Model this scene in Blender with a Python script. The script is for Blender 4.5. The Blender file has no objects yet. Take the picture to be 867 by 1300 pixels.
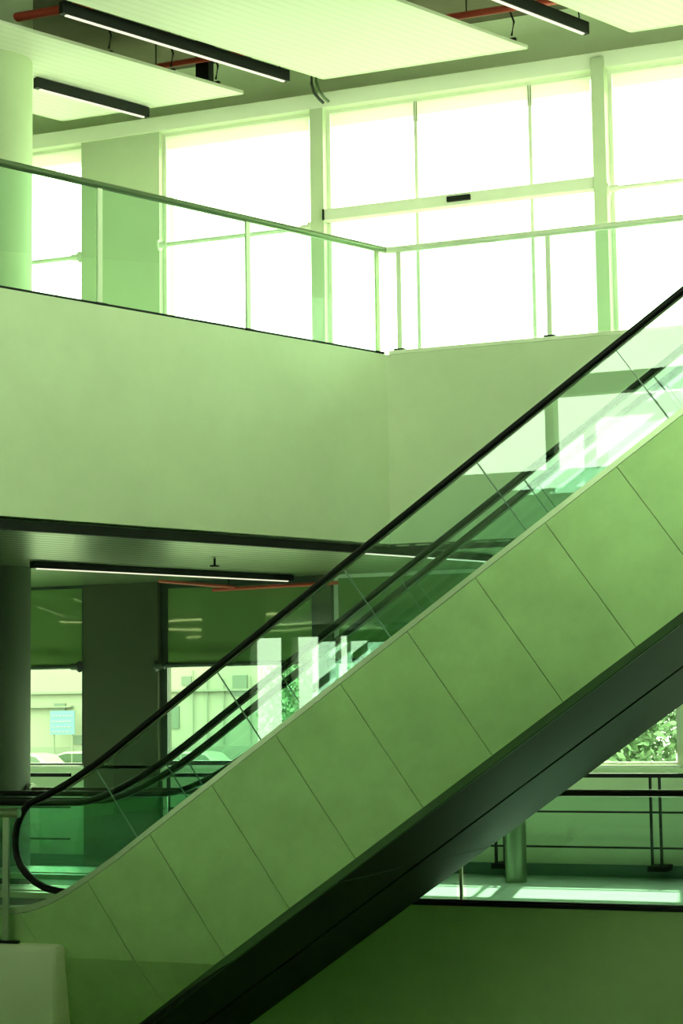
import bpy, bmesh, math, random
from mathutils import Matrix, Vector
random.seed(7)
SC = bpy.context.scene
COL = SC.collection

# ------------------------------------------------------------------ camera
# building axes: +X along the escalators (uphill), +Y towards the window wall, Z up, lower floor at z = 0
F_PX, W_PX, H_PX = 2400.0, 867, 1300
PITCH, ROLL, YAW = math.radians(5.88), math.radians(-0.78), math.radians(67.7)
EYE = Vector((0, 0, 1.87))
def _cam_axes():
    cp, sp = math.cos(PITCH), math.sin(PITCH)
    right, fwd, up = Vector((1, 0, 0)), Vector((0, cp, sp)), Vector((0, -sp, cp))
    c, s = math.cos(ROLL), math.sin(ROLL)
    r2, u2 = right * c + up * s, up * c - right * s
    B = Matrix(((math.sin(YAW), -math.cos(YAW), 0), (math.cos(YAW), math.sin(YAW), 0), (0, 0, 1)))
    return B @ r2, B @ u2, B @ fwd
RT, UPV, FW = _cam_axes()
cd = bpy.data.cameras.new('camera')
cam = bpy.data.objects.new('camera', cd)
COL.objects.link(cam)
M = Matrix.Identity(4)
for i in range(3):
    M[i][0], M[i][1], M[i][2], M[i][3] = RT[i], UPV[i], -FW[i], EYE[i]
cam.matrix_world = M
cd.sensor_fit = 'VERTICAL'
cd.sensor_height = 36.0
cd.lens = 36.0 * F_PX / H_PX
cd.clip_start, cd.clip_end = 0.1, 400
SC.camera = cam

# ------------------------------------------------------------------ sky, sun, exposure
world = bpy.data.worlds.new('sky')
SC.world = world
world.use_nodes = True
bg = world.node_tree.nodes['Background']
bg.inputs[0].default_value = (0.82, 1.0, 0.67, 1)
bg.inputs[1].default_value = 5.0
sd = bpy.data.lights.new('sun', 'SUN')
sd.energy = 10.0
sd.angle = math.radians(1.0)
sd.color = (0.95, 1.0, 0.78)
sun = bpy.data.objects.new('sun', sd)
COL.objects.link(sun)
sun.rotation_euler = (-Vector((-0.15, 0.72, 0.68))).to_track_quat('-Z', 'Y').to_euler()
sun.location = (-10, 40, 30)
vs = SC.view_settings
vs.view_transform, vs.look, vs.gamma, vs.exposure = 'Standard', 'None', 1.0, 1.08
vs.use_curve_mapping = False
SC.cycles.transparent_max_bounces = 48
SC.cycles.max_bounces = 14
SC.cycles.diffuse_bounces = 6
SC.cycles.use_denoising = True
SC.cycles.sample_clamp_indirect = 8.0

# ------------------------------------------------------------------ materials
MAT = {}
def mat(name, col, rough=0.6, metal=0.0, spec=0.5, noise=0.0, nscale=3.0, bump=0.0, bscale=40.0, stripes=None):
    m = bpy.data.materials.new(name)
    m.use_nodes = True
    nt = m.node_tree
    b = nt.nodes['Principled BSDF']
    b.inputs['Base Color'].default_value = (*col, 1)
    b.inputs['Roughness'].default_value = rough
    b.inputs['Metallic'].default_value = metal
    b.inputs['Specular IOR Level'].default_value = spec
    tc = nt.nodes.new('ShaderNodeTexCoord')
    geo = nt.nodes.new('ShaderNodeNewGeometry')
    height = None
    if noise > 0:
        n = nt.nodes.new('ShaderNodeTexNoise')
        n.inputs['Scale'].default_value = nscale
        n.inputs['Detail'].default_value = 7
        n.inputs['Roughness'].default_value = 0.65
        nt.links.new(geo.outputs['Position'], n.inputs['Vector'])
        mr = nt.nodes.new('ShaderNodeMapRange')
        mr.inputs[1].default_value, mr.inputs[2].default_value = 0.3, 0.7
        mr.inputs[3].default_value, mr.inputs[4].default_value = 1 - noise, 1 + noise * 0.6
        nt.links.new(n.outputs['Fac'], mr.inputs[0])
        mx = nt.nodes.new('ShaderNodeMix')
        mx.data_type = 'RGBA'
        mx.blend_type = 'MULTIPLY'
        mx.inputs['Factor'].default_value = 1
        mx.inputs['A'].default_value = (*col, 1)
        nt.links.new(mr.outputs[0], mx.inputs['B'])
        nt.links.new(mx.outputs['Result'], b.inputs['Base Color'])
    if bump > 0:
        n2 = nt.nodes.new('ShaderNodeTexNoise')
        n2.inputs['Scale'].default_value = bscale
        n2.inputs['Detail'].default_value = 4
        nt.links.new(geo.outputs['Position'], n2.inputs['Vector'])
        bp = nt.nodes.new('ShaderNodeBump')
        bp.inputs['Strength'].default_value = bump
        bp.inputs['Distance'].default_value = 0.01
        nt.links.new(n2.outputs['Fac'], bp.inputs['Height'])
        nt.links.new(bp.outputs['Normal'], b.inputs['Normal'])
    if stripes:                       # narrow planks running along direction angle (deg), pitch in metres
        ang, pitch, depth = stripes[:3]
        dark = stripes[3] if len(stripes) > 3 else 0.45
        mp = nt.nodes.new('ShaderNodeMapping')
        mp.inputs['Rotation'].default_value = (0, 0, -math.radians(ang))
        nt.links.new(geo.outputs['Position'], mp.inputs['Vector'])
        sp = nt.nodes.new('ShaderNodeSeparateXYZ')
        nt.links.new(mp.outputs['Vector'], sp.inputs[0])
        md = nt.nodes.new('ShaderNodeMath')
        md.operation = 'PINGPONG'
        md.inputs[1].default_value = pitch / 2
        nt.links.new(sp.outputs['Y'], md.inputs[0])
        mr = nt.nodes.new('ShaderNodeMapRange')
        mr.inputs[1].default_value, mr.inputs[2].default_value = pitch * 0.10, pitch * 0.24
        nt.links.new(md.outputs[0], mr.inputs[0])
        bp = nt.nodes.new('ShaderNodeBump')
        bp.inputs['Strength'].default_value = depth
        bp.inputs['Distance'].default_value = 0.012
        nt.links.new(mr.outputs[0], bp.inputs['Height'])
        nt.links.new(bp.outputs['Normal'], b.inputs['Normal'])
        mx = nt.nodes.new('ShaderNodeMix')
        mx.data_type = 'RGBA'
        mx.inputs['A'].default_value = (*[c * dark for c in col], 1)
        mx.inputs['B'].default_value = (*col, 1)
        nt.links.new(mr.outputs[0], mx.inputs['Factor'])
        nt.links.new(mx.outputs['Result'], b.inputs['Base Color'])
    MAT[name] = m
    return m

def glass(name, tint, ior=1.5, rough=0.0, wave=0.0, gain=1.0):
    m = bpy.data.materials.new(name)
    m.use_nodes = True
    nt = m.node_tree
    nt.nodes.clear()
    out = nt.nodes.new('ShaderNodeOutputMaterial')
    t = nt.nodes.new('ShaderNodeBsdfTransparent')
    t.inputs[0].default_value = (*tint, 1)
    g = nt.nodes.new('ShaderNodeBsdfGlossy')
    g.inputs['Roughness'].default_value = rough
    g.inputs['Color'].default_value = (0.9, 1.0, 0.95, 1)
    # Schlick reflectance, the same from both faces of the sheet
    lw = nt.nodes.new('ShaderNodeLayerWeight')
    lw.inputs['Blend'].default_value = 0.5
    pw = nt.nodes.new('ShaderNodeMath')
    pw.operation = 'POWER'
    pw.inputs[1].default_value = 5.0
    nt.links.new(lw.outputs['Facing'], pw.inputs[0])
    f0 = ((ior - 1) / (ior + 1)) ** 2 * gain
    fr = nt.nodes.new('ShaderNodeMapRange')
    fr.inputs[3].default_value, fr.inputs[4].default_value = f0, 1.0
    nt.links.new(pw.outputs[0], fr.inputs[0])
    mx = nt.nodes.new('ShaderNodeMixShader')
    nt.links.new(fr.outputs[0], mx.inputs[0])
    nt.links.new(t.outputs[0], mx.inputs[1])
    nt.links.new(g.outputs[0], mx.inputs[2])
    nt.links.new(mx.outputs[0], out.inputs[0])
    MAT[name] = m
    return m

def emit(name, col, s):
    m = bpy.data.materials.new(name)
    m.use_nodes = True
    b = m.node_tree.nodes['Principled BSDF']
    b.inputs['Base Color'].default_value = (*col, 1)
    b.inputs['Emission Color'].default_value = (*col, 1)
    b.inputs['Emission Strength'].default_value = s
    MAT[name] = m
    return m

L_ANG = 66.96                                   # heading of the diagonal gallery edge
mat('plaster', (0.68, 0.78, 0.53), 0.75, noise=0.06, nscale=1.6, bump=0.15, bscale=60)
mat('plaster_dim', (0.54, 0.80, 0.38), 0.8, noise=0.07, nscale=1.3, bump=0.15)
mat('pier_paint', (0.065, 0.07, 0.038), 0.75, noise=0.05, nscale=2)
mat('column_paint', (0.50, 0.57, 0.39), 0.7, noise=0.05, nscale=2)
mat('window_frame', (0.66, 0.68, 0.56), 0.5)
mat('dark_frame', (0.035, 0.05, 0.035), 0.45)
mat('cladding', (0.41, 0.63, 0.28), 0.46, metal=0.55, noise=0.13, nscale=2.2, bump=0.04, bscale=18)
mat('cladding_edge', (0.16, 0.25, 0.16), 0.40, metal=0.3)
mat('deck_metal', (0.42, 0.53, 0.33), 0.32, metal=0.6)
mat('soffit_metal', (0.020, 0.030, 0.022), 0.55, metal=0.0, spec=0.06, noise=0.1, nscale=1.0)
mat('rubber', (0.004, 0.005, 0.004), 0.35, spec=0.25)
mat('steel', (0.42, 0.48, 0.36), 0.3, metal=0.9)
mat('steel_pale_hazed', (0.78, 0.86, 0.66), 0.4, metal=0.2)  # window haze over the upper railings is put into this paler colour
mat('rail_steel', (0.20, 0.27, 0.16), 0.3, metal=0.8)
mat('rail_brown', (0.06, 0.05, 0.03), 0.3, metal=0.5)
mat('black_metal', (0.008, 0.010, 0.008), 0.55, spec=0.2)
mat('dark_stone', (0.16, 0.21, 0.12), 0.8, noise=0.1)
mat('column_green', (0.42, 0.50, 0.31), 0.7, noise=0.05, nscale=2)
mat('column_shaded', (0.045, 0.065, 0.032), 0.7, noise=0.05, nscale=2)  # lower length of the round column, gallery shade put into its colour
mat('gallery_floor', (0.34, 0.35, 0.31), 0.2, noise=0.05)
mat('step_metal', (0.12, 0.14, 0.11), 0.45, metal=0.7)
mat('floor_stone', (0.58, 0.74, 0.67), 0.12, noise=0.06, nscale=3)
mat('slab_white', (0.88, 0.94, 0.74), 0.8, noise=0.05, nscale=1.5)
mat('soffit_planks', (0.34, 0.43, 0.25), 0.30, metal=0.65, stripes=(L_ANG, 0.19, 0.0, 0.22))
mat('ceiling_planks', (0.70, 0.70, 0.62), 0.5, stripes=(L_ANG, 0.12, 0.05, 0.93))
mat('slab_concrete', (0.13, 0.12, 0.075), 0.85, noise=0.15, nscale=2)
mat('red_pipe', (0.45, 0.06, 0.035), 0.4)
mat('spandrel', (0.22, 0.34, 0.13), 0.03, metal=0.3, spec=0.6, bump=0.0)
mat('skirting', (0.10, 0.20, 0.15), 0.3)
mat('roller_blind', (0.86, 0.88, 0.78), 0.8)
mat('facade', (0.20, 0.215, 0.165), 0.9, noise=0.12, nscale=0.35)
mat('facade_trim', (0.14, 0.16, 0.12), 0.8)
mat('facade_window', (0.06, 0.09, 0.06), 0.3)
mat('pavement', (0.17, 0.18, 0.14), 0.9, noise=0.1, nscale=0.5)
mat('sign_blue', (0.08, 0.19, 0.22), 0.5)
mat('sign_white', (0.26, 0.30, 0.28), 0.5)
mat('car_paint', (0.22, 0.24, 0.19), 0.3)
mat('car_glass', (0.06, 0.09, 0.06), 0.1)
mat('tyre', (0.02, 0.02, 0.02), 0.8)
mat('leaf', (0.15, 0.25, 0.13), 0.6, noise=0.5, nscale=2.5)
mat('bark', (0.12, 0.10, 0.06), 0.9)
emit('tube_light', (1.0, 0.97, 0.72), 0.45)
emit('tube_light_bright', (1.0, 0.95, 0.62), 2.6)
for _k in ('tube_light', 'tube_light_bright'):
    MAT[_k].node_tree.nodes['Principled BSDF'].inputs['Base Color'].default_value = (0.25, 0.25, 0.2, 1)
glass('rail_glass', (0.87, 0.97, 0.925))
glass('escalator_glass', (0.88, 0.965, 0.935), 1.52)
mat('glass_edge', (0.10, 0.22, 0.14), 0.3)
glass('window_glass', (0.93, 0.99, 0.92))
# slightly uneven spandrel glass
_nt = MAT['spandrel'].node_tree
_g = _nt.nodes.new('ShaderNodeNewGeometry')
_mp = _nt.nodes.new('ShaderNodeMapping')
_mp.inputs['Scale'].default_value = (0.55, 1, 0.9)
_n = _nt.nodes.new('ShaderNodeTexNoise')
_n.inputs['Scale'].default_value = 1.6
_n.inputs['Detail'].default_value = 1
_b = _nt.nodes.new('ShaderNodeBump')
_b.inputs['Strength'].default_value = 0.10
_b.inputs['Distance'].default_value = 0.03
_nt.links.new(_g.outputs['Position'], _mp.inputs['Vector'])
_nt.links.new(_mp.outputs[0], _n.inputs['Vector'])
_nt.links.new(_n.outputs['Fac'], _b.inputs['Height'])
_nt.links.new(_b.outputs['Normal'], _nt.nodes['Principled BSDF'].inputs['Normal'])
# blinds let light through
_nt = MAT['roller_blind'].node_tree
_nt.nodes['Principled BSDF'].inputs['Transmission Weight'].default_value = 0.0
_tr = _nt.nodes.new('ShaderNodeBsdfTranslucent')
_tr.inputs[0].default_value = (0.88, 0.92, 0.80, 1)
_mx = _nt.nodes.new('ShaderNodeMixShader')
_mx.inputs[0].default_value = 0.5
_nt.links.new(_nt.nodes['Principled BSDF'].outputs[0], _mx.inputs[1])
_nt.links.new(_tr.outputs[0], _mx.inputs[2])
_nt.links.new(_mx.outputs[0], _nt.nodes['Material Output'].inputs[0])

# ------------------------------------------------------------------ builders
class MB:
    def __init__(self):
        self.v, self.f = [], []
    def add(self, verts, faces):
        o = len(self.v)
        self.v += [tuple(p) for p in verts]
        self.f += [tuple(i + o for i in fc) for fc in faces]
        return self
    def box(self, x0, x1, y0, y1, z0, z1):
        return self.add([(x, y, z) for x in (x0, x1) for y in (y0, y1) for z in (z0, z1)],
                        [(0, 1, 3, 2), (4, 6, 7, 5), (0, 4, 5, 1), (2, 3, 7, 6), (0, 2, 6, 4), (1, 5, 7, 3)])
    def prism(self, a, b):                      # two matching loops of 3-D points, joined and capped
        n = len(a)
        fs = [tuple(range(n))[::-1], tuple(range(n, 2 * n))]
        fs += [(i, (i + 1) % n, n + (i + 1) % n, n + i) for i in range(n)]
        return self.add(list(a) + list(b), fs)
    def prism_z(self, poly, z0, z1):
        return self.prism([(x, y, z0) for x, y in poly], [(x, y, z1) for x, y in poly])
    def prism_y(self, poly, y0, y1):            # polygon of (x, z)
        return self.prism([(x, y0, z) for x, z in poly], [(x, y1, z) for x, z in poly])
    def ribbon_y(self, top, bot, y0, y1):       # strip between two polylines of (x, z), as quads
        n = len(top)
        vs_ = []
        for (tx, tz), (bx, bz) in zip(top, bot):
            vs_ += [(tx, y0, tz), (tx, y1, tz), (bx, y1, bz), (bx, y0, bz)]
        fs = []
        for i in range(n - 1):
            a, b = 4 * i, 4 * i + 4
            for k in range(4):
                fs.append((a + k, a + (k + 1) % 4, b + (k + 1) % 4, b + k))
        fs += [(3, 2, 1, 0), (4 * n - 4, 4 * n - 3, 4 * n - 2, 4 * n - 1)]
        return self.add(vs_, fs)
    def tube(self, pts, r, seg=12, ry=None):
        pts = [Vector(p) for p in pts]
        rings = []
        for i, p in enumerate(pts):
            t = (pts[min(i + 1, len(pts) - 1)] - pts[max(i - 1, 0)]).normalized()
            side = t.cross(Vector((0, 0, 1)))
            if side.length < 1e-3:
                side = Vector((0, 1, 0)) if abs(t.z) > 0.99 else Vector((1, 0, 0))
            if ry is not None:
                side = Vector((0, 1, 0))
            side.normalize()
            up = side.cross(t).normalized()
            rings.append([p + side * math.cos(2 * math.pi * k / seg) * (ry or r) + up * math.sin(2 * math.pi * k / seg) * r for k in range(seg)])
        fs = []
        for i in range(len(pts) - 1):
            for k in range(seg):
                fs.append((i * seg + k, i * seg + (k + 1) % seg, (i + 1) * seg + (k + 1) % seg, (i + 1) * seg + k))
        n = len(pts)
        fs += [tuple(range(seg))[::-1], tuple((n - 1) * seg + k for k in range(seg))]
        return self.add([v for rg in rings for v in rg], fs)
    def cyl(self, x, y, z0, z1, r, seg=32):
        return self.prism_z([(x + r * math.cos(2 * math.pi * k / seg), y + r * math.sin(2 * math.pi * k / seg)) for k in range(seg)], z0, z1)

def obj(name, mb, m, parent=None, smooth=False, bevel=0.0, sub=None):
    off = Vector((0, 0, 0))
    if parent is not None:
        off = parent.location if parent.type == 'EMPTY' or parent.parent is None else parent.parent.location
    me = bpy.data.meshes.new(name)
    me.from_pydata([tuple(Vector(v) - off) for v in mb.v], [], mb.f)
    bm = bmesh.new()
    bm.from_mesh(me)
    bmesh.ops.recalc_face_normals(bm, faces=bm.faces)
    bm.to_mesh(me)
    bm.free()
    me.materials.append(MAT[m])
    if smooth:
        me.polygons.foreach_set('use_smooth', [True] * len(me.polygons))
        try:
            me.set_sharp_from_angle(angle=math.radians(40))
        except Exception:
            pass
    o = bpy.data.objects.new(name, me)
    COL.objects.link(o)
    if parent is not None:
        o.parent = parent
    if bevel > 0:
        bv = o.modifiers.new('bevel', 'BEVEL')
        bv.width, bv.segments, bv.limit_method = bevel, 3, 'ANGLE'
    return o
def tag(o, label, cat, group=None, kind=None):
    o['label'], o['category'] = label, cat
    if group: o['group'] = group
    if kind: o['kind'] = kind
    return o
def thing(name, label, cat, loc, group=None):
    o = bpy.data.objects.new(name, None)
    o.empty_display_size = 0.2
    o.location = loc
    COL.objects.link(o)
    return tag(o, label, cat, group)
def struct(name, mb, m, label, cat, **k):
    return tag(obj(name, mb, m, **k), label, cat, kind='structure')
def clone(src, parent, shift):
    o = src.copy()
    o.parent = parent
    o.location = Vector(src.location) + Vector(shift)
    COL.objects.link(o)
    return o

# ------------------------------------------------------------------ structure
L2, SOF = 5.36, 3.40                            # upper floor, lower soffit
YE, YW = 17.40, 20.30                           # slab edge, window wall
UX, UY = math.cos(math.radians(L_ANG)), math.sin(math.radians(L_ANG))
CX, CY = -6.62, YE                              # corner of the upper gallery
XW, XE, YS, ROOF = -17.0, 8.0, -3.0, 9.75
def Lp(s, n=0.0):                               # point s metres back along the diagonal edge, n metres into the gallery
    return (CX - UX * s - UY * n, CY - UY * s + UX * n)

lx, ly = Lp(12.0)
slab_poly = [(CX, CY), (XE, CY), (XE, YW), (XW, YW), (XW, ly), (lx, ly)]
struct('floor_upper', MB().prism_z(slab_poly, 3.46, L2), 'plaster', 'deep green plaster gallery slab with fascia under the upper glass railing', 'floor', bevel=0.006)
ins = [(CX - 0.10, CY + 0.06), (XE, CY + 0.06), (XE, YW), (XW, YW), (XW, ly), (lx - 0.08, ly)]
struct('ceiling_lower', MB().prism_z(ins, SOF, 3.46), 'soffit_planks', 'ribbed metal plank soffit beneath the gallery', 'ceiling')
t = MB()
a0, a1, b0, b1 = Lp(0, 0.015), Lp(12, 0.015), Lp(0, 0.085), Lp(12, 0.085)
t.prism_z([a0, a1, b1, b0], 3.355, 3.435)
t.prism_z([(CX - 0.09, CY + 0.015), (XE, CY + 0.015), (XE, CY + 0.085), (CX - 0.09, CY + 0.085)], 3.385, 3.435)
struct('trim_1', t, 'black_metal', 'black metal channel along the bottom edge of the gallery fascia', 'trim')
struct('trim_2', MB().prism_z([(CX + 0.02, CY - 0.006), (XE, CY - 0.006), (XE, CY + 0.12), (CX + 0.02, CY + 0.12)], L2, L2 + 0.035), 'slab_white', 'pale kerb strip along the straight gallery edge', 'trim')
# the upper landing the escalators rise to (right of the frame)
struct('floor_finish', MB().prism_z([(CX - 0.25, CY + 0.2), (XE, CY + 0.2), (XE, YW), (XW, YW), (XW, ly), (lx - 0.3, ly)], L2, L2 + 0.012), 'gallery_floor', 'polished pale stone finish of the upper gallery floor', 'floor')
struct('floor_landing', MB().prism_z([(-0.3, 13.3), (XE, 13.3), (XE, YE), (-0.3, YE)], 4.7, L2 - 0.01), 'plaster', 'upper landing slab at the head of the escalators', 'floor')
# lower floor: strip by the windows + landing at the foot of the escalators
struct('floor_lower', MB().prism_z([(-8.05, YE), (XE, YE), (XE, YW), (XW, YW), (XW, 14.0), (-8.05, 14.0)], -0.45, 0.0), 'floor_stone', 'polished pale stone floor of the lower level beside the windows', 'floor')
struct('floor_edge', MB().box(XW, -7.97, 13.30, 14.0, -1.6, 0.0), 'slab_white', 'pale plastered slab edge at the foot of the escalator below the glass panel', 'floor', bevel=0.05)
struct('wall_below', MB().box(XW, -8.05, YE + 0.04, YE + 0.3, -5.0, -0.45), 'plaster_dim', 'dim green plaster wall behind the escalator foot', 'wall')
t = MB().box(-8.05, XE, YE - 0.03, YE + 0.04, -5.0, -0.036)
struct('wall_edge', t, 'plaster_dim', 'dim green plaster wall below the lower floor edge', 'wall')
struct('trim_3', MB().box(-8.05, XE, YE - 0.05, YE + 0.05, -0.035, -0.003), 'black_metal', 'dark metal lip along the lower floor edge', 'trim')
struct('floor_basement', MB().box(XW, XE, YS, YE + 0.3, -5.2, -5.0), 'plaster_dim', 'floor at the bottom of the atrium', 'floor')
struct('floor_south', MB().box(XW, XE, YS, 6.5, -0.45, 0.0), 'floor_stone', 'lower floor on the near side of the atrium', 'floor')
struct('shade_slab_south', MB().box(XW, XE, YS, 3.0, 3.3, 5.0), 'plaster', 'unseen slab added on the near side to shade the lower atrium', 'floor')  # out of view, added to keep upper window light off the lower cladding
struct('shade_slab_east', MB().box(2.0, XE, 3.0, 13.3, 3.46, L2).box(2.0, 2.15, 3.0, 13.3, L2, L2 + 1.05), 'plaster', 'unseen slab and parapet added on the high side to cut the side light', 'floor')  # out of view, added to hold back light from the east opening
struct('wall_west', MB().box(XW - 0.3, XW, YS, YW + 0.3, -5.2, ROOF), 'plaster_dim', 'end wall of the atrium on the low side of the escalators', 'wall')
struct('wall_east', MB().box(XE, XE + 0.3, YS, YW + 0.3, -5.2, 5.6).box(XE, XE + 0.3, YS, YW + 0.3, 9.4, ROOF).box(XE, XE + 0.3, YS, -1.0, 5.6, 9.4).box(XE, XE + 0.3, 13.0, YW + 0.3, 5.6, 9.4), 'plaster', 'end wall of the atrium on the high side of the escalators', 'wall')  # upper opening is out of view, added to light the diagonal fascia
struct('ceiling_slab', MB().box(XW - 0.3, XE + 0.3, YS - 0.3, YW + 0.6, ROOF, ROOF + 0.3), 'slab_concrete', 'raw concrete roof slab above the open ceiling gaps', 'ceiling')
# near-side wall with its windows (seen only mirrored in the escalator glass)
s = MB()
y0, y1 = YS - 0.3, YS
def south(x0, x1, z0, z1): s.box(x0, x1, y0, y1, z0, z1)
south(XW, XE, -5.2, 0.1)
for x0, x1 in ((XW, -14.25), (-13.65, -13.45), (-12.94, -12.63), (-12.40, XE)): south(x0, x1, 0.1, 3.1)
south(XW, XE, 3.1, 5.75)
south(XW, XE, 8.5, ROOF)
for x0, x1 in ((XW, -10.4), (-8.75, -8.6), (-5.4, -5.2), (-2.0, -1.8), (1.4, 1.6), (4.8, 5.0)): south(x0, x1, 5.75, 8.5)
south(-10.4, XE, 7.02, 7.35)
struct('wall_south', s, 'dark_stone', 'near side wall of the atrium with upper windows', 'wall')

# window wall --------------------------------------------------------------
piers = [(-11.76, -10.62, 'p'), (-8.64, -8.46, 'c')]
w = MB()
w.box(XW, XE, YW, YW + 0.25, -0.45, 1.18)                 # under the lower sills
w.box(XW, XE, YW, YW + 0.25, 3.41, L2 + 0.04)             # behind the slab
w.box(XW, XE, YW, YW + 0.25, 8.97, ROOF)                  # above the upper heads
w.box(-4.42, -4.20, YW, YW + 0.25, 1.18, 3.41)
w.box(-0.2, XE, YW, YW + 0.25, 1.18, 3.41)
w.box(2.0, XE, YW, YW + 0.25, L2, 8.97)
struct('wall_north', w, 'plaster', 'green plaster wall around the far windows', 'wall')
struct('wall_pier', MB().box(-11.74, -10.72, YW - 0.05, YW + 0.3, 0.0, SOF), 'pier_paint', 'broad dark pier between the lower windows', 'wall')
struct('wall_pier_upper', MB().box(-11.76, -10.66, YW - 0.08, YW + 0.3, L2, 8.97), 'column_paint', 'broad green pier between the upper windows', 'wall')
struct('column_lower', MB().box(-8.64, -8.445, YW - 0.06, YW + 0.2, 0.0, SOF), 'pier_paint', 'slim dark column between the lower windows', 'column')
struct('column_upper', MB().box(-8.63, -8.46, YW - 0.10, YW + 0.2, L2, 9.06), 'column_paint', 'slim green column between the upper windows', 'column')
struct('column_post', MB().box(-5.17, -5.02, YW - 0.16, YW + 0.2, L2, 9.08), 'column_paint', 'slim green post right of the upper door bay', 'column')
struct('column_round', MB().cyl(-11.20, 17.30, 0.0, SOF, 0.45, 48), 'column_shaded', 'round column standing beneath the gallery', 'column', smooth=True)
struct('column_round_upper', MB().cyl(-11.20, 17.30, L2, ROOF, 0.45, 48), 'column_green', 'round green column on the upper gallery', 'column', smooth=True)
struct('column_slim', MB().cyl(-6.04, 19.46, 0.0, SOF, 0.115, 32), 'rail_steel', 'slim round column standing on the bright lower floor', 'column', smooth=True)
# pelmet along the upper window heads
struct('trim_4', MB().prism([(XW, YW, 8.97), (XW, YW - 0.10, 8.97), (XW, YW - 0.16, 9.13), (XW, YW, 9.17)],
                            [(2.0, YW, 8.97), (2.0, YW - 0.10, 8.97), (2.0, YW - 0.16, 9.13), (2.0, YW, 9.17)]), 'window_frame', 'pale green pelmet along the heads of the upper windows', 'trim')
struct('trim_5', MB().box(XW, XE, YW - 0.03, YW, 0.0, 0.13), 'skirting', 'dark teal skirting under the lower windows', 'skirting')
struct('trim_6', MB().box(XW, -4.42, YW - 0.05, YW + 0.05, 1.165, 1.20), 'slab_white', 'pale sill along the lower windows', 'sill')

WN = [0]
def window(x0, x1, z0, z1, mull, label, frame='window_frame', fw=0.045, blind=False, spandrel=None):
    WN[0] += 1
    wd = thing('window_%d' % WN[0], label, 'window', ((x0 + x1) / 2, YW + 0.06, z0))
    wd['kind'] = 'structure'
    f = MB()
    f.box(x0, x0 + fw, YW + 0.02, YW + 0.10, z0, z1)
    f.box(x1 - fw, x1, YW + 0.02, YW + 0.10, z0, z1)
    f.box(x0 + fw, x1 - fw, YW + 0.02, YW + 0.10, z1 - fw, z1)
    f.box(x0 + fw, x1 - fw, YW + 0.02, YW + 0.10, z0, z0 + fw * 0.6)
    obj('window_frame', f, frame, wd)
    xs = [x0 + fw] + list(mull) + [x1 - fw]
    for xm in mull:
        obj('mullion', MB().box(xm - 0.02, xm + 0.02, YW + 0.02, YW + 0.10, z0 + 0.03, z1 - fw), frame, wd)
    zt = z1 - fw
    if spandrel:
        zt = spandrel
        obj('transom', MB().box(x0 + fw, x1 - fw, YW + 0.02, YW + 0.10, spandrel - 0.02, spandrel + 0.02), 'dark_frame', wd)
    for a, b in zip(xs[:-1], xs[1:]):
        obj('pane', MB().box(a, b, YW + 0.055, YW + 0.067, z0 + 0.03, zt), 'window_glass', wd)
        if spandrel:
            obj('dark_pane', MB().box(a, b, YW + 0.04, YW + 0.067, spandrel + 0.02, z1 - fw), 'spandrel', wd)
    if blind:
        for a, b in zip(xs[:-1], xs[1:]):
            obj('roller_blind', MB().box(a + 0.01, b - 0.01, YW + 0.02, YW + 0.024, z1 - fw - 0.24, z1 - fw), 'roller_blind', wd)
    return wd
window(XW, -11.76, 1.2, 3.41, (-14.2,), 'lower window left of the broad pier, showing a pale building and blue sign', 'dark_frame', spandrel=2.40)
window(-10.72, -8.64, 1.2, 3.41, (), 'lower window between the broad pier and the slim column', 'dark_frame', 0.09, spandrel=2.40)
window(-8.445, -4.42, 1.2, 3.41, (-6.5,), 'lower window right of the slim column, leafy trees beyond', 'window_frame', 0.05, spandrel=2.40)
window(-4.20, -0.2, 1.2, 3.41, (-2.2,), 'lower window beyond the wall strip, behind the escalators', 'dark_frame', spandrel=2.40)
window(XW, -11.76, L2 + 0.04, 8.97, (-14.2,), 'upper window left of the broad pier', blind=True)
window(-10.66, -8.63, L2 + 0.04, 8.97, (), 'upper window between the broad pier and the slim column', blind=True)
window(-8.46, -5.17, L2 + 0.04, 8.97, (-7.33, -5.94), 'upper glazed door bay crossed by a thick header', blind=True)
window(-5.02, 2.0, L2 + 0.04, 8.97, (-1.5,), 'upper window right of the slim green post', blind=True)

# automatic door header
hd = thing('door_header', 'thick pale green sliding door header with a dark sensor box', 'door header', (-6.8, YW - 0.05, 7.59))
obj('header_beam', MB().box(-8.455, -5.175, YW - 0.13, YW + 0.015, 7.585, 7.725), 'window_frame', hd, bevel=0.01)
obj('sensor', MB().box(-6.90, -6.62, YW - 0.17, YW - 0.13, 7.625, 7.685), 'black_metal', hd)
obj('end_bracket', MB().box(-8.46, -8.44, YW - 0.15, YW - 0.13, 7.59, 7.72), 'black_metal', hd)

# ties across the window bays
def tie_bar(x0, x1, z, label, m):
    tb = thing('tie_bar', label, 'bar', ((x0 + x1) / 2, YW - 0.10, z))
    obj('bar', MB().tube([(x0 + 0.1, YW - 0.10, z), (x1 - 0.1, YW - 0.10, z)], 0.028, 10), m, tb, smooth=True)
    for x, d in ((x0, 1), (x1, -1)):
        c = MB().tube([(x, YW - 0.10, z), (x + d * 0.02, YW - 0.10, z)], 0.07, 12).tube([(x + d * 0.02, YW - 0.10, z), (x + d * 0.12, YW - 0.10, z)], 0.042, 12)
        obj('end_clamp', c, m, tb, smooth=True)
tie_bar(-10.66, -8.63, 7.53, 'thin pale tie bar across the upper window beside the broad pier', 'window_frame')
tie_bar(-5.02, 2.0, 7.57, 'thin pale tie bar across the upper window right of the post', 'window_frame')
tie_bar(XW, -11.76, 7.50, 'thin pale tie bar across the upper window behind the round column', 'window_frame')
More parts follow.
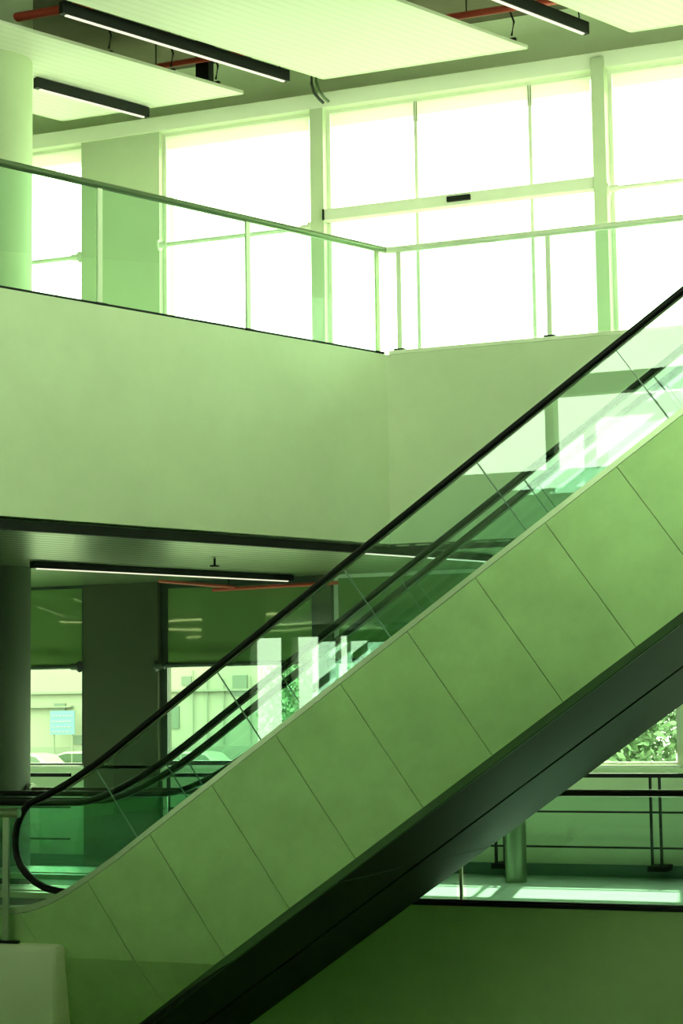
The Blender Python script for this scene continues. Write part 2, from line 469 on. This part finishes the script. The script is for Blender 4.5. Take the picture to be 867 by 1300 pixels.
tie_bar(-10.72, -8.64, 2.39, 'dark tie bar across the lower window beside the broad pier', 'dark_frame')
tie_bar(XW, -11.76, 2.40, 'dark tie bar across the lower window left of the broad pier', 'dark_frame')
tie_bar(-8.50, -4.42, 2.39, 'dark tie bar across the lower window behind the escalators', 'dark_frame')

# ------------------------------------------------------------------ upper ceiling
def ceiling_panel(x1, x2, yf, label):
    back = 7.5
    k = UX / UY
    poly = [(x1, yf), (x2, yf), (x2 - back * k, yf - back), (x1 - back * k, yf - back)]
    cp = thing('ceiling_panel', label, 'ceiling panel', ((x1 + x2) / 2, yf, 9.0), 'plank ceiling panels of the upper level')
    obj('plank_field', MB().prism_z(poly, 9.0, 9.03), 'ceiling_planks', cp)
    r = MB()
    for a, b in ((0, 1), (1, 2), (2, 3), (3, 0)):
        (ax, ay), (bx, by) = poly[a], poly[b]
        d = Vector((bx - ax, by - ay, 0)).normalized() * 0.012
        n = Vector((-d.y, d.x, 0))
        r.prism_z([(ax - n.x, ay - n.y), (bx - n.x, by - n.y), (bx + n.x, by + n.y), (ax + n.x, ay + n.y)], 8.995, 9.032)
    obj('edge_angle', r, 'window_frame', cp)
    return cp
ceiling_panel(-8.078, -5.662, 19.33, 'pale plank ceiling panel in front of the upper door bay')
ceiling_panel(-11.56, -9.137, 19.42, 'pale plank ceiling panel in front of the broad pier')
ceiling_panel(-4.50, -2.05, 19.30, 'pale plank ceiling panel past the slim green post')
ceiling_panel(-15.1, -12.65, 19.5, 'pale plank ceiling panel behind the round column')

def linear_light(x, y, z, length, label, wires=True, top=9.75, w=0.035, h=0.13, ang=L_ANG):
    UX, UY = math.cos(math.radians(ang)), math.sin(math.radians(ang))
    ll = thing('linear_light', label, 'light', (x, y, z))
    ex, ey = x - UX * length, y - UY * length
    nx, ny = -UY * w, UX * w
    obj('housing', MB().prism_z([(x + nx, y + ny), (x - nx, y - ny), (ex - nx, ey - ny), (ex + nx, ey + ny)], z, z + h), 'black_metal', ll)
    nx, ny = nx * (0.5 if z > 5 or w > 0.05 else 0.3), ny * (0.5 if z > 5 or w > 0.05 else 0.3)
    x2, y2, ex2, ey2 = x - UX * 0.06, y - UY * 0.06, ex + UX * 0.06, ey + UY * 0.06
    obj('diffuser', MB().prism_z([(x2 + nx, y2 + ny), (x2 - nx, y2 - ny), (ex2 - nx, ey2 - ny), (ex2 + nx, ey2 + ny)], z - 0.012, z), 'tube_light_bright' if w > 0.05 else 'tube_light', ll)
    if wires:
        for q in (0.12, length / 2, length - 0.12):
            px, py = x - UX * q, y - UY * q
            obj('hanger', MB().tube([(px, py, z + h), (px - 0.05, py, top)], 0.008, 6), 'black_metal', ll)
    return ll
linear_light(-8.40, 19.05, 8.92, 3.15, 'long black linear light hung in the ceiling gap beside the red pipe')
linear_light(-10.38, 19.40, 8.87, 1.62, 'black linear light mounted under the plank panel by the broad pier', False, h=0.12)
linear_light(-4.90, 18.98, 8.92, 3.15, 'long black linear light hung in the ceiling gap above the slim green post')
linear_light(-8.86, 20.05, 3.33, 3.65, 'long linear light under the ribbed soffit in front of the broad pier', False, h=0.066)
linear_light(-5.93, 18.45, 3.33, 1.95, 'linear light under the ribbed soffit behind the escalator handrails', False, h=0.066)
for i, (px, py, ln) in enumerate(((-12.6, 19.2, 3.6), (-14.2, 17.5, 3.0), (-10.3, 15.6, 2.6), (-3.0, 19.6, 2.0), (-12.4, 13.0, 4.2), (-12.2, 10.4, 4.5), (-12.6, 7.9, 4.2))):
    linear_light(px, py, 3.33, ln, ang=0.0 if i > 3 else L_ANG, label=('linear light under the soffit behind the round column', 'linear light under the soffit near the end wall', 'linear light under the soffit near the diagonal edge', 'linear light under the soffit behind the escalator cladding', 'first cross-running linear light under the soffit by the end wall, next to the round column', 'middle cross-running linear light under the soffit by the end wall', 'last cross-running linear light under the soffit by the end wall')[i], wires=False, h=0.066, w=0.06 if i > 3 else 0.035)

# services in the ceiling gaps
def pipe(name, pts, r, m, label, cat):
    pp = thing(name, label, cat, pts[0])
    obj('pipe_run', MB().tube(pts, r, 10), m, pp, smooth=True)
    if name == 'sprinkler_pipe':
        for q in (0.2, 0.8):
            x = pts[0][0] + (pts[-1][0] - pts[0][0]) * q
            obj('hanger', MB().tube([(x, pts[0][1], pts[0][2]), (x, pts[0][1], ROOF)], 0.008, 6), 'black_metal', pp)
    return pp
pipe('sprinkler_pipe', [(-10.9, 19.2, 9.4), (-7.2, 19.2, 9.4)], 0.035, 'red_pipe', 'red sprinkler pipe crossing the ceiling gap above the linear light', 'pipe')
pipe('sprinkler_pipe', [(-10.9, 17.15, 9.4), (-7.2, 17.15, 9.4)], 0.05, 'red_pipe', 'red sprinkler pipe in the ceiling gap beside the round column', 'pipe')
pipe('sprinkler_pipe', [(-7.0, 19.12, 9.40), (-3.4, 19.12, 9.40)], 0.04, 'red_pipe', 'red sprinkler pipe in the ceiling gap before the slim post', 'pipe')
tag(obj('cable_duct', MB().box(-9.77, -9.60, 19.46, 19.6, 9.08, ROOF), 'black_metal'), 'black vertical duct box in the ceiling gap by the pier', 'duct')
for (hx, hy) in ((-9.95, 17.7), (-9.60, 18.5), (-9.33, 19.1), (-5.78, 19.15)):
    hg = thing('ceiling_hanger', 'small black cable hanger clip at the edge of a ceiling gap', 'hanger', (hx, hy, 9.03), 'black hanger clips along the ceiling gaps')
    obj('wire', MB().tube([(hx, hy, 9.1), (hx + 0.03, hy, 9.25), (hx - 0.02, hy, 9.4), (hx, hy, ROOF)], 0.012, 6), 'black_metal', hg)
    obj('clip', MB().box(hx - 0.02, hx + 0.05, hy - 0.02, hy + 0.02, 9.03, 9.07), 'black_metal', hg)
pipe('conduit', [(-8.45, 20.0, 9.75), (-8.45, 20.0, 9.22), (-8.43, 20.02, 9.12), (-8.38, 20.06, 9.04), (-8.33, 20.1, 8.99)], 0.018, 'rail_steel', 'bent grey conduit dropping to the slim column head', 'pipe')
pipe('conduit', [(-8.51, 20.0, 9.75), (-8.51, 20.0, 9.20), (-8.49, 20.02, 9.10), (-8.44, 20.06, 9.03), (-8.40, 20.1, 8.985)], 0.018, 'dark_frame', 'bent dark conduit dropping to the slim column head', 'pipe')
# sprinklers and pipes under the lower soffit
sp = thing('sprinkler_pipe', 'red sprinkler pipes with hanger against the dark lower panes', 'pipe', (-9.3, 19.8, 3.25))
obj('main_pipe', MB().tube([(-9.75, 19.78, 3.245), (-8.2, 19.85, 3.275)], 0.022, 8), 'red_pipe', sp, smooth=True)
obj('branch_pipe', MB().tube([(-10.15, 19.2, 3.33), (-9.45, 19.80, 3.265)], 0.018, 8), 'red_pipe', sp, smooth=True)
obj('hanger', MB().tube([(-9.55, 19.8, 3.26), (-9.55, 19.8, SOF)], 0.008, 6), 'black_metal', sp)
sp = thing('fire_sprinkler', 'small dark sprinkler head in the ribbed soffit', 'sprinkler', (-8.55, 17.4, SOF - 0.06))
obj('stem', MB().cyl(-8.55, 17.4, SOF - 0.07, SOF, 0.012, 8), 'black_metal', sp)
obj('deflector', MB().cyl(-8.55, 17.4, SOF - 0.085, SOF - 0.07, 0.05, 12), 'black_metal', sp)

# ------------------------------------------------------------------ railings
def line_railing(name, label, cat, p, q, z0, posts, panels, h, rail_r, rail_m, post_m='steel', glass_gap=0.03, rail_ext=(0, 0), base=True, base_m='black_metal', pw=0.05, clamp=False):
    p, q = Vector((*p, z0)), Vector((*q, z0))
    d = (q - p).normalized()
    n = Vector((-d.y, d.x, 0))
    rl = thing(name, label, cat, p)
    def bar(a, b, t, za, zb):                    # upright slab between distances a and b
        A, Bq = p + d * a, p + d * b
        return MB().prism_z([tuple((A - n * t)[:2]), tuple((Bq - n * t)[:2]), tuple((Bq + n * t)[:2]), tuple((A + n * t)[:2])], z0 + za, z0 + zb)
    L = (q - p).length
    for a, b in panels:
        obj('glass_panel', bar(a + glass_gap, b - glass_gap, 0.008, 0.02, h - rail_r * 0.6), 'rail_glass', rl)
    for a in posts:
        po = obj('post', bar(a - pw / 2, a + pw / 2, 0.012, 0.0, h), post_m, rl)
        if clamp:
            obj('foot_plate', bar(a - pw / 2 - 0.03, a + pw / 2 + 0.03, 0.04, 0.0, 0.02), 'black_metal', po)
    if base:
        obj('base_channel', bar(0, L, 0.02, 0.0, 0.022), base_m, rl)
    obj('handrail', MB().tube([tuple(p - d * rail_ext[0] + Vector((0, 0, h))), tuple(q + d * rail_ext[1] + Vector((0, 0, h)))], rail_r, 14), rail_m, rl, smooth=True)
    return rl
# diagonal railing: posts 1.73 m apart back from the corner
n0 = 0.03
ps, pe = Lp(9.0, n0), Lp(0.03, n0)
post_s = [9.0 - 0.10 - k * 1.73 for k in range(5)]
line_railing('glass_railing', 'glass railing along the diagonal gallery edge with a steel tube handrail', 'railing', ps, pe, L2, sorted(post_s + [8.90]),
             [(a, b) for a, b in zip(sorted(post_s)[:-1], sorted(post_s)[1:])], 1.07, 0.034, 'rail_steel', 'steel_pale_hazed', 0.035, (0, 0.05), clamp=True)
rpost = [0.09, 1.64, 3.3, 4.96, 6.6]
sr = line_railing('glass_railing', 'glass railing along the straight gallery edge right of the corner', 'railing', (CX + 0.03, YE + 0.05), (XE - 0.1, YE + 0.05), L2 + 0.035, rpost,
             list(zip(rpost[:-1], rpost[1:])), 1.035, 0.034, 'steel_pale_hazed', 'steel_pale_hazed', 0.03, (0, 0), base=False, clamp=True)
obj('corner_elbow', MB().tube([(-6.642, 17.43, L2 + 1.07), (-6.615, 17.445, L2 + 1.07), (-6.58, YE + 0.05, L2 + 1.07)], 0.034, 14), 'steel_pale_hazed', sr, smooth=True)
# lower slab edge railing, starts at the round column
bpost = [1.6, 4.77, 7.95, 10.1]
lr = line_railing('glass_railing', 'glass railing with a brown handrail along the lower floor edge behind the escalators', 'railing', (-10.72, YE), (-0.4, YE), 0.0, bpost,
                  [(0.05, 1.6)] + list(zip(bpost[:-1], bpost[1:])), 1.035, 0.034, 'rail_brown', 'steel_pale_hazed', 0.05, (0, 0), pw=0.03)
obj('wall_flange', MB().tube([(-10.76, YE, 1.035), (-10.70, YE, 1.035)], 0.075, 16), 'steel', lr, smooth=True)
# railing at the foot of the escalators
fr = line_railing('glass_railing', 'steel and glass railing standing on the pale slab edge at the escalator foot', 'railing', (-13.4, 13.38), (-8.36, 13.38), 0.0, [1.5, 4.92],
                  [(0.0, 1.5), (1.5, 4.88)], 1.045, 0.040, 'steel', 'steel', 0.02, pw=0.055)
obj('panel_clip', MB().box(-8.60, -8.56, 13.35, 13.41, 0.02, 0.07), 'steel', fr)
# guard rails in front of the lower windows
def guard(x0, x1, posts, label):
    g = thing('window_guard', label, 'guard rail', ((x0 + x1) / 2, YW - 0.3, 0))
    y = YW - 0.3
    obj('top_rail', MB().box(x0, x1, y - 0.025, y + 0.025, 1.075, 1.12), 'black_metal', g)
    for z in (0.71, 0.335):
        obj('bar', MB().tube([(x0, y, z), (x1, y, z)], 0.011, 8), 'black_metal', g)
    for x in posts:
        for d in (-0.05, 0.05):
            po = obj('post', MB().box(x + d - 0.009, x + d + 0.009, y - 0.03, y + 0.03, 0.13, 1.08), 'black_metal', g)
        obj('foot_bracket', MB().box(x - 0.10, x + 0.10, y - 0.03, y + 0.30, 0.09, 0.145), 'black_metal', g)
    return g
guard(-8.50, -0.6, (-8.1, -6.38, -4.65, -2.9, -1.2), 'black guard rail with paired posts before the window near the slim round column')
guard(-10.70, -8.66, (-10.5, -8.85), 'black guard rail between the broad pier and the slim square column')
guard(XW + 0.1, -11.78, (-16.5, -14.9, -13.3), 'black guard rail behind the round column')

# ------------------------------------------------------------------ escalators
TAN = math.tan(math.radians(35))
SN, CS = math.sin(math.radians(35)), math.cos(math.radians(35))
XT = -1.2                                        # top end of the incline
def interp(pts, x):
    for (xa, za), (xb, zb) in zip(pts[:-1], pts[1:]):
        if xa <= x <= xb:
            return za + (zb - za) * (x - xa) / (xb - xa)
    return pts[0][1] if x < pts[0][0] else pts[-1][1]
def deck_z(x):
    return interp([(-13, 0.262), (-8.7, 0.264), (-8.55, 0.270), (-8.40, 0.285), (-8.28, 0.308), (-8.135, 0.357), (-7.95, 0.447), (-7.763, 0.556), (-7.48, 0.740),
                   (-7.2, 5.98 - 7.2 * TAN), (XT, 5.98 + XT * TAN), (XT + 0.6, 5.55), (2, 5.6)], x)
def rail_z(x):
    return interp([(-8.46, 1.105), (-8.29, 1.172), (-8.065, 1.285), (-7.84, 1.420), (-7.6, 1.58), (-7.2, 6.905 - 7.2 * TAN),
                   (XT, 6.905 + XT * TAN), (XT + 0.6, 6.38), (2, 6.40)], x)
def frange(a, b, n): return [a + (b - a) * i / n for i in range(n + 1)]
XS_CURVE = frange(-8.46, -7.2, 14)
LOOP = [(-7.95, 0.372), (-8.07, 0.382), (-8.196, 0.395), (-8.30, 0.415), (-8.40, 0.461), (-8.475, 0.520), (-8.536, 0.586), (-8.575, 0.665), (-8.592, 0.747), (-8.592, 0.83), (-8.578, 0.915), (-8.548, 0.99), (-8.51, 1.055)]
FLAT = 2.9                                      # extra level run of the longer balustrades
LOOP_FAR = [(x - FLAT, z - 0.02) for x, z in LOOP[:-2]] + [(-8.53 - FLAT, 0.985), (-8.47 - FLAT, 1.025), (-8.38 - FLAT, 1.042), (-9.0, 1.042), (-8.70, 1.046), (-8.60, 1.062)]
def rail_path(y, far):
    return [(x, y, z) for x, z in (LOOP_FAR if far else LOOP)] + [(x, y, rail_z(x)) for x in XS_CURVE] + [(x, y, rail_z(x)) for x in frange(-7.0, XT, 6)] + [(x, y, rail_z(x)) for x in (XT + 0.3, XT + 0.6, 1.0)]

def clip_poly(poly, zc, keep_above):
    out = []
    for (x0, z0), (x1, z1) in zip(poly, poly[1:] + poly[:1]):
        i0, i1 = (z0 >= zc) == keep_above, (z1 >= zc) == keep_above
        if i0: out.append((x0, z0))
        if i0 != i1:
            k = (zc - z0) / (z1 - z0)
            out.append((x0 + (x1 - x0) * k, zc))
    return out

BOT = 4.535                                      # z = BOT + x tan35 : lower edge of the side cladding
ZF = -0.105                                      # fold line of the cladding at the foot
def build_escalator(label, y_near, y_far, ya, yb, near_clad):
    e = thing('escalator', label, 'escalator', (-8.4, (y_near + y_far) / 2, 0.0), 'pair of parallel escalators')
    # --- truss body between the claddings
    top = [(x, deck_z(x) - 0.42) for x in (-8.6, -8.2, -7.9, -7.6, -7.2, -4.0, XT)]
    body = [(-8.0, -0.5)] + [(x, z) for x, z in top if x > -8.0] + [(XT, 4.50 + XT * TAN), (-8.0, 4.50 - 8.0 * TAN)]
    obj('truss', MB().prism_y([(-7.9, -0.45), (-7.2, 0.35), (XT, 0.35 + (XT + 7.2) * TAN), (XT, 4.52 + XT * TAN), (-7.9, 4.52 - 7.9 * TAN)], ya + 0.10, yb - 0.06), 'black_metal', e)
    # --- underside cladding, three lengths
    for k, (xa, xb) in enumerate(((-8.3, -5.62), (-5.61, -2.93), (-2.92, XT))):
        so = MB().prism([(xa, ya + 0.045, 4.465 + xa * TAN), (xb, ya + 0.045, 4.465 + xb * TAN), (xb, yb, 4.465 + xb * TAN), (xa, yb, 4.465 + xa * TAN)],
                        [(xa, ya + 0.045, 4.50 + xa * TAN), (xb, ya + 0.045, 4.50 + xb * TAN), (xb, yb, 4.50 + xb * TAN), (xa, yb, 4.50 + xa * TAN)])
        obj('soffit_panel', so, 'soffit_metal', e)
    # --- side cladding
    if near_clad:
        joints = [-8.393, -7.763] + [-7.198 + 0.5515 * k for k in range(0, 12)]
        joints = [-9.95, -9.40, -8.90] + joints
        g = 0.002
        def foot(xj):                            # where the square-cut joint meets the bottom edge
            zt = deck_z(xj) - 0.055
            t = (zt - BOT - xj * TAN) / (CS + SN * TAN)
            return (xj + SN * t, zt - CS * t)
        for xa, xb in zip(joints[:-1], joints[1:]):
            ta = [(x, deck_z(x) - 0.055) for x in frange(xa + g, xb - g, 6)]
            fa, fb = foot(xa + g), foot(xb - g)
            poly = ta + [fb, fa]
            mb = MB()
            up = clip_poly(poly, ZF, True)
            if len(up) > 2: mb.prism_y(up, ya, ya + 0.012)
            dn = clip_poly(poly, ZF, False)
            if len(dn) > 2:
                mb.prism([(x, ya + (ZF - z) * 0.16, z) for x, z in dn], [(x, ya + (ZF - z) * 0.16 + 0.012, z) for x, z in dn])
            obj('side_panel', mb, 'cladding', e)
        lip = [(-8.2 + 0.2 * k) for k in range(36)]
        lip = [x for x in lip if x <= XT]
        lm = MB()
        loop_a, loop_b = [], []
        for xa, xb in ((-8.2, XT),):
            def q(x, dz, dy):
                z = BOT + x * TAN + dz
                return (x, ya + dy + max(0.0, (ZF - z)) * 0.16, z)
            xs = [xa, -6.70, -6.5, xb]
            for x0, x1 in zip(xs[:-1], xs[1:]):
                lm.prism([q(x0, 0, 0.002), q(x1, 0, 0.002), q(x1, -0.072, 0.05), q(x0, -0.072, 0.05)],
                         [q(x0, 0, 0.012), q(x1, 0, 0.012), q(x1, -0.072, 0.062), q(x0, -0.072, 0.062)])
        obj('bottom_lip', lm, 'cladding_edge', e)
    else:
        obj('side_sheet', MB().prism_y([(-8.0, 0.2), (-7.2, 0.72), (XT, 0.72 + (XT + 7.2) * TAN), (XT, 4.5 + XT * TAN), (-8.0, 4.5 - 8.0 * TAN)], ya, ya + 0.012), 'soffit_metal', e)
    # --- balustrades
    for side, yc, y_out, y_in in (('n', y_near, ya, y_near + 0.12), ('f', y_far, yb, y_far - 0.12)):
        far = side == 'f' or not near_clad
        LP = LOOP_FAR if far else LOOP
        xs = [-9.40 - (FLAT - 0.6 if far else 0)] + frange(-8.70, -7.0, 18) + [XT, XT + 0.6, 1.0]
        dk = obj('outer_deck', MB().ribbon_y([(x, deck_z(x)) for x in xs], [(x, deck_z(x) - 0.05) for x in xs], min(y_out, yc - 0.012) if side == 'n' else yc + 0.012, yc - 0.012 if side == 'n' else y_out), 'deck_metal', e)
        obj('inner_deck', MB().ribbon_y([(x, deck_z(x) - 0.01) for x in xs], [(x, deck_z(x) - 0.06) for x in xs], min(yc + 0.012, y_in) if side == 'n' else y_in, y_in if side == 'n' else yc - 0.012), 'deck_metal', e)
        sk = [x for x in xs if x >= -8.45]
        obj('skirt', MB().ribbon_y([(x, deck_z(x) - 0.03) for x in sk], [(x, deck_z(x) - 0.45) for x in sk], min(y_in, y_in + (0.01 if side == 'n' else -0.01)), max(y_in, y_in + (0.01 if side == 'n' else -0.01))), 'step_metal', e)
        # glass: newel piece then square-cut panels
        jt = [-7.833 + 1.112 * k for k in range(7)]
        def cut(xj):
            zt = rail_z(xj) - 0.03
            zb_guess, t = 0, 0.0
            while zt - CS * t > deck_z(xj + SN * t) - 0.03 and t < 2:
                t += 0.005
            return (xj, zt), (xj + SN * t, zt - CS * t)
        cuts = [cut(x) for x in jt]
        def glass_part(poly): obj('glass_panel', MB().prism_y(poly, yc - 0.006, yc + 0.006), 'escalator_glass', e)
        (tx, tz), (bx, bz) = cuts[0]
        newel = [(x, z) for x, z in LP] + [(x, rail_z(x) - 0.02) for x in frange(-8.46, tx - 0.004, 8)] + [(x, deck_z(x) - 0.03) for x in frange(bx - 0.004, -8.1, 8)] + ([(LOOP_FAR[0][0], 0.24)] if far else [])
        glass_part(newel)
        for (tx_, tz_), (bx_, bz_) in cuts:
            obj('joint_seal', MB().prism_y([(tx_ - 0.005, tz_), (tx_ + 0.005, tz_), (bx_ + 0.005, bz_), (bx_ - 0.005, bz_)], yc - 0.0055, yc + 0.0055), 'glass_edge', e)
        for (t0, b0_), (t1, b1_) in zip(cuts[:-1], cuts[1:]):
            poly = [(x, rail_z(x) - 0.03) for x in frange(t0[0] + 0.006, t1[0] - 0.006, 4)] + [(x, deck_z(x) - 0.03) for x in frange(b1_[0] - 0.006, b0_[0] + 0.006, 4)]
            glass_part(poly)
        hr = obj('handrail', MB().tube(rail_path(yc, far), 0.029, 14, ry=0.040), 'rubber', e, smooth=True)
        pth = [(x, yc, z - 0.036) for x, _, z in rail_path(yc, far)[len(LP) + 4:]]
        obj('rail_guide', MB().tube(pth, 0.012, 8, ry=0.014), 'steel', hr, smooth=True)
    # --- steps, comb and landing plate
    yi0, yi1 = y_near + 0.14, y_far - 0.14
    k = 0
    x = -8.15
    while x < XT - 0.2:
        z = max(0.0, 5.86 + (x + 0.28) * TAN) if x > -8.2 else 0.0
        z = min(z, 5.3)
        st = MB().box(x, x + 0.40, yi0, yi1, z - 0.03, z)
        st.box(x, x + 0.02, yi0, yi1, z - 0.28, z - 0.03)
        obj('step', st, 'step_metal', e)
        x += 0.40
    obj('comb_plate', MB().box(-8.45, -8.16, yi0, yi1, 0.001, 0.02), 'steel', e)
    obj('landing_plate', MB().box(-10.2, -8.46, y_near + 0.05, y_far - 0.05, 0.001, 0.015), 'step_metal', e)
    return e
build_escalator('escalator with pale green cladding panels, black handrails and tinted glass sides', 13.70, 14.94, 13.45, 15.25, True)
build_escalator('second escalator with dark sheet side, running close behind the pale clad one', 15.37, 16.61, 15.30, 17.26, False)

# ------------------------------------------------------------------ outdoors
struct('ground', MB().box(-120, 60, YW + 0.6, 140, -1.6, -1.3), 'pavement', 'pale paved ground outside the windows', 'ground')
YB = 75.0
bd = thing('apartment_building', 'pale rendered building beyond the lower windows, with pipes and small windows', 'building', (-40, YB, -1.3))
obj('wall', MB().box(-70, -22, YB, YB + 8, -1.3, 9.0), 'facade', bd)
obj('plinth', MB().box(-70, -22, YB - 0.4, YB, -1.3, 0.22), 'facade_trim', bd)
def facade_box(name, px0, px1, z0, z1, m, d=0.10):
    return obj(name, MB().box(px0, px1, YB - d, YB + 0.02, z0, z1), m, bd)
for x0, x1, z0, z1 in ((-39.05, -38.63, 1.0, 2.0), (-38.5, -38.0, 2.9, 3.3), (-45.0, -44.4, 1.35, 2.2), (-44.0, -43.3, 0.35, 0.75), (-33.0, -32.2, 1.0, 2.2), (-36.0, -35.3, 2.4, 3.3)):
    wdw = facade_box('window', x0, x1, z0, z1, 'facade_window', 0.06)
for x in (-37.9, -37.2, -36.4, -35.1, -34.6):
    obj('drain_pipe', MB().tube([(x, YB - 0.12, 0.3), (x, YB - 0.12, 3.0 + (x * 7 % 1) * 0.8)], 0.035, 6), 'facade_trim', bd)
obj('ledge', MB().box(-70, -22, YB - 0.25, YB, 2.62, 2.72), 'facade_trim', bd)
obj('ledge', MB().box(-46.5, -44.0, YB - 0.3, YB, 2.0, 2.07), 'facade_trim', bd)
sg = thing('sign_board', 'blue sign board with white lines of writing on the pale building', 'sign', (-44.0, YB - 1.0, -1.3))
obj('board', MB().box(-44.6, -43.35, YB - 1.05, YB - 1.0, 0.80, 1.86), 'sign_blue', sg)
for r_, z in enumerate((1.62, 1.38, 1.14, 0.92)):
    x = -44.5
    ln = MB()
    while x < -43.55:
        wd_ = random.uniform(0.08, 0.22)
        pts = [(x + wd_ * q / 5, YB - 1.06, z + 0.035 * math.sin(q * 1.7 + r_ * 2)) for q in range(6)]
        ln.tube(pts, 0.018, 6)
        x += wd_ + 0.06
    obj('lettering', ln, 'sign_white', sg)
for x in (-44.45, -43.5):
    obj('post', MB().box(x - 0.03, x + 0.03, YB - 1.0, YB - 0.94, -1.3, 1.8), 'facade_trim', sg)
def car(cx, cy, label):
    zc = -1.3
    c = thing('car', label, 'car', (cx, cy, zc), 'cars parked before the pale building')
    prof = [(-2.1, 0.25), (2.1, 0.25), (2.12, 0.75), (1.9, 0.88), (1.15, 0.95), (0.65, 1.38), (0.2, 1.45), (-0.8, 1.45), (-1.35, 1.30), (-1.8, 0.95), (-2.1, 0.85)]
    obj('body', MB().prism_y([(cx + x, zc + z) for x, z in prof], cy - 0.8, cy + 0.8), 'car_paint', c, bevel=0.08)
    for poly in ([(-0.45, 0.97), (1.0, 0.97), (0.6, 1.32), (0.2, 1.38), (-0.45, 1.38)], [(-1.6, 0.97), (-0.52, 0.97), (-0.52, 1.38), (-0.78, 1.38), (-1.28, 1.25)]):
        obj('side_window', MB().prism_y([(cx + x, zc + z) for x, z in poly], cy - 0.82, cy - 0.79), 'car_glass', c)
    for x in (-1.3, 1.3):
        for y in (-0.72, 0.72):
            obj('wheel', MB().prism([(cx + x + 0.32 * math.cos(a * math.pi / 10), cy + y - 0.1, zc + 0.32 + 0.32 * math.sin(a * math.pi / 10)) for a in range(20)],
                                    [(cx + x + 0.32 * math.cos(a * math.pi / 10), cy + y + 0.1, zc + 0.32 + 0.32 * math.sin(a * math.pi / 10)) for a in range(20)]), 'tyre', c)
car(-40.2, 70.0, 'pale parked car seen through the window beside the broad pier')
car(-34.6, 69.0, 'pale parked car mostly hidden behind the escalator cladding')
car(-36.2 - 5.0, 67.0, 'pale parked car below the blue sign')
# trees behind the right-hand lower window
def tree(x, y, h, label):
    tr = thing('tree', label, 'tree', (x, y, -1.3), 'trees outside the lower window')
    obj('trunk', MB().tube([(x, y, -1.3), (x + 0.1, y, 0.2), (x - 0.05, y + 0.1, 1.4)], 0.14, 8), 'bark', tr, smooth=True)
    lf = MB()
    for _ in range(16000):
        u, v, rr = random.uniform(0, 2 * math.pi), random.uniform(-1, 1), random.random() ** 0.4
        q = math.sqrt(1 - v * v)
        cxl, cyl_, czl = x + 2.4 * rr * q * math.cos(u), y + 1.6 * rr * q * math.sin(u), 1.7 + h * rr * v
        s_ = random.uniform(0.05, 0.13)
        A = Vector((random.gauss(0, 1), random.gauss(0, 1), random.gauss(0, 1))).normalized()
        Bv = A.cross(Vector((random.gauss(0, 1), random.gauss(0, 1), random.gauss(0, 1)))).normalized()
        P = Vector((cxl, cyl_, max(czl, -1.0)))
        lf.add([P - A * s_, P + Bv * s_ * 0.5, P + A * s_, P - Bv * s_ * 0.5], [(0, 1, 2, 3)])
    o = obj('foliage', lf, 'leaf', tr)
    o['kind'] = 'stuff'
for i, (x, y) in enumerate(((-10.4, 38.0), (-15.6, 39.0), (-5.2, 39.0), (-12.6, 44.5), (-7.0, 44.5))):
    tree(x, y, 2.5, ('leafy green tree filling the lower window near the slim round column', 'leafy green tree outside, behind the escalator undersides', 'leafy green tree outside, past the strip of wall beside the lower window', 'leafy green tree standing behind the one in the lower window', 'leafy green tree farther back, past the strip of wall')[i])
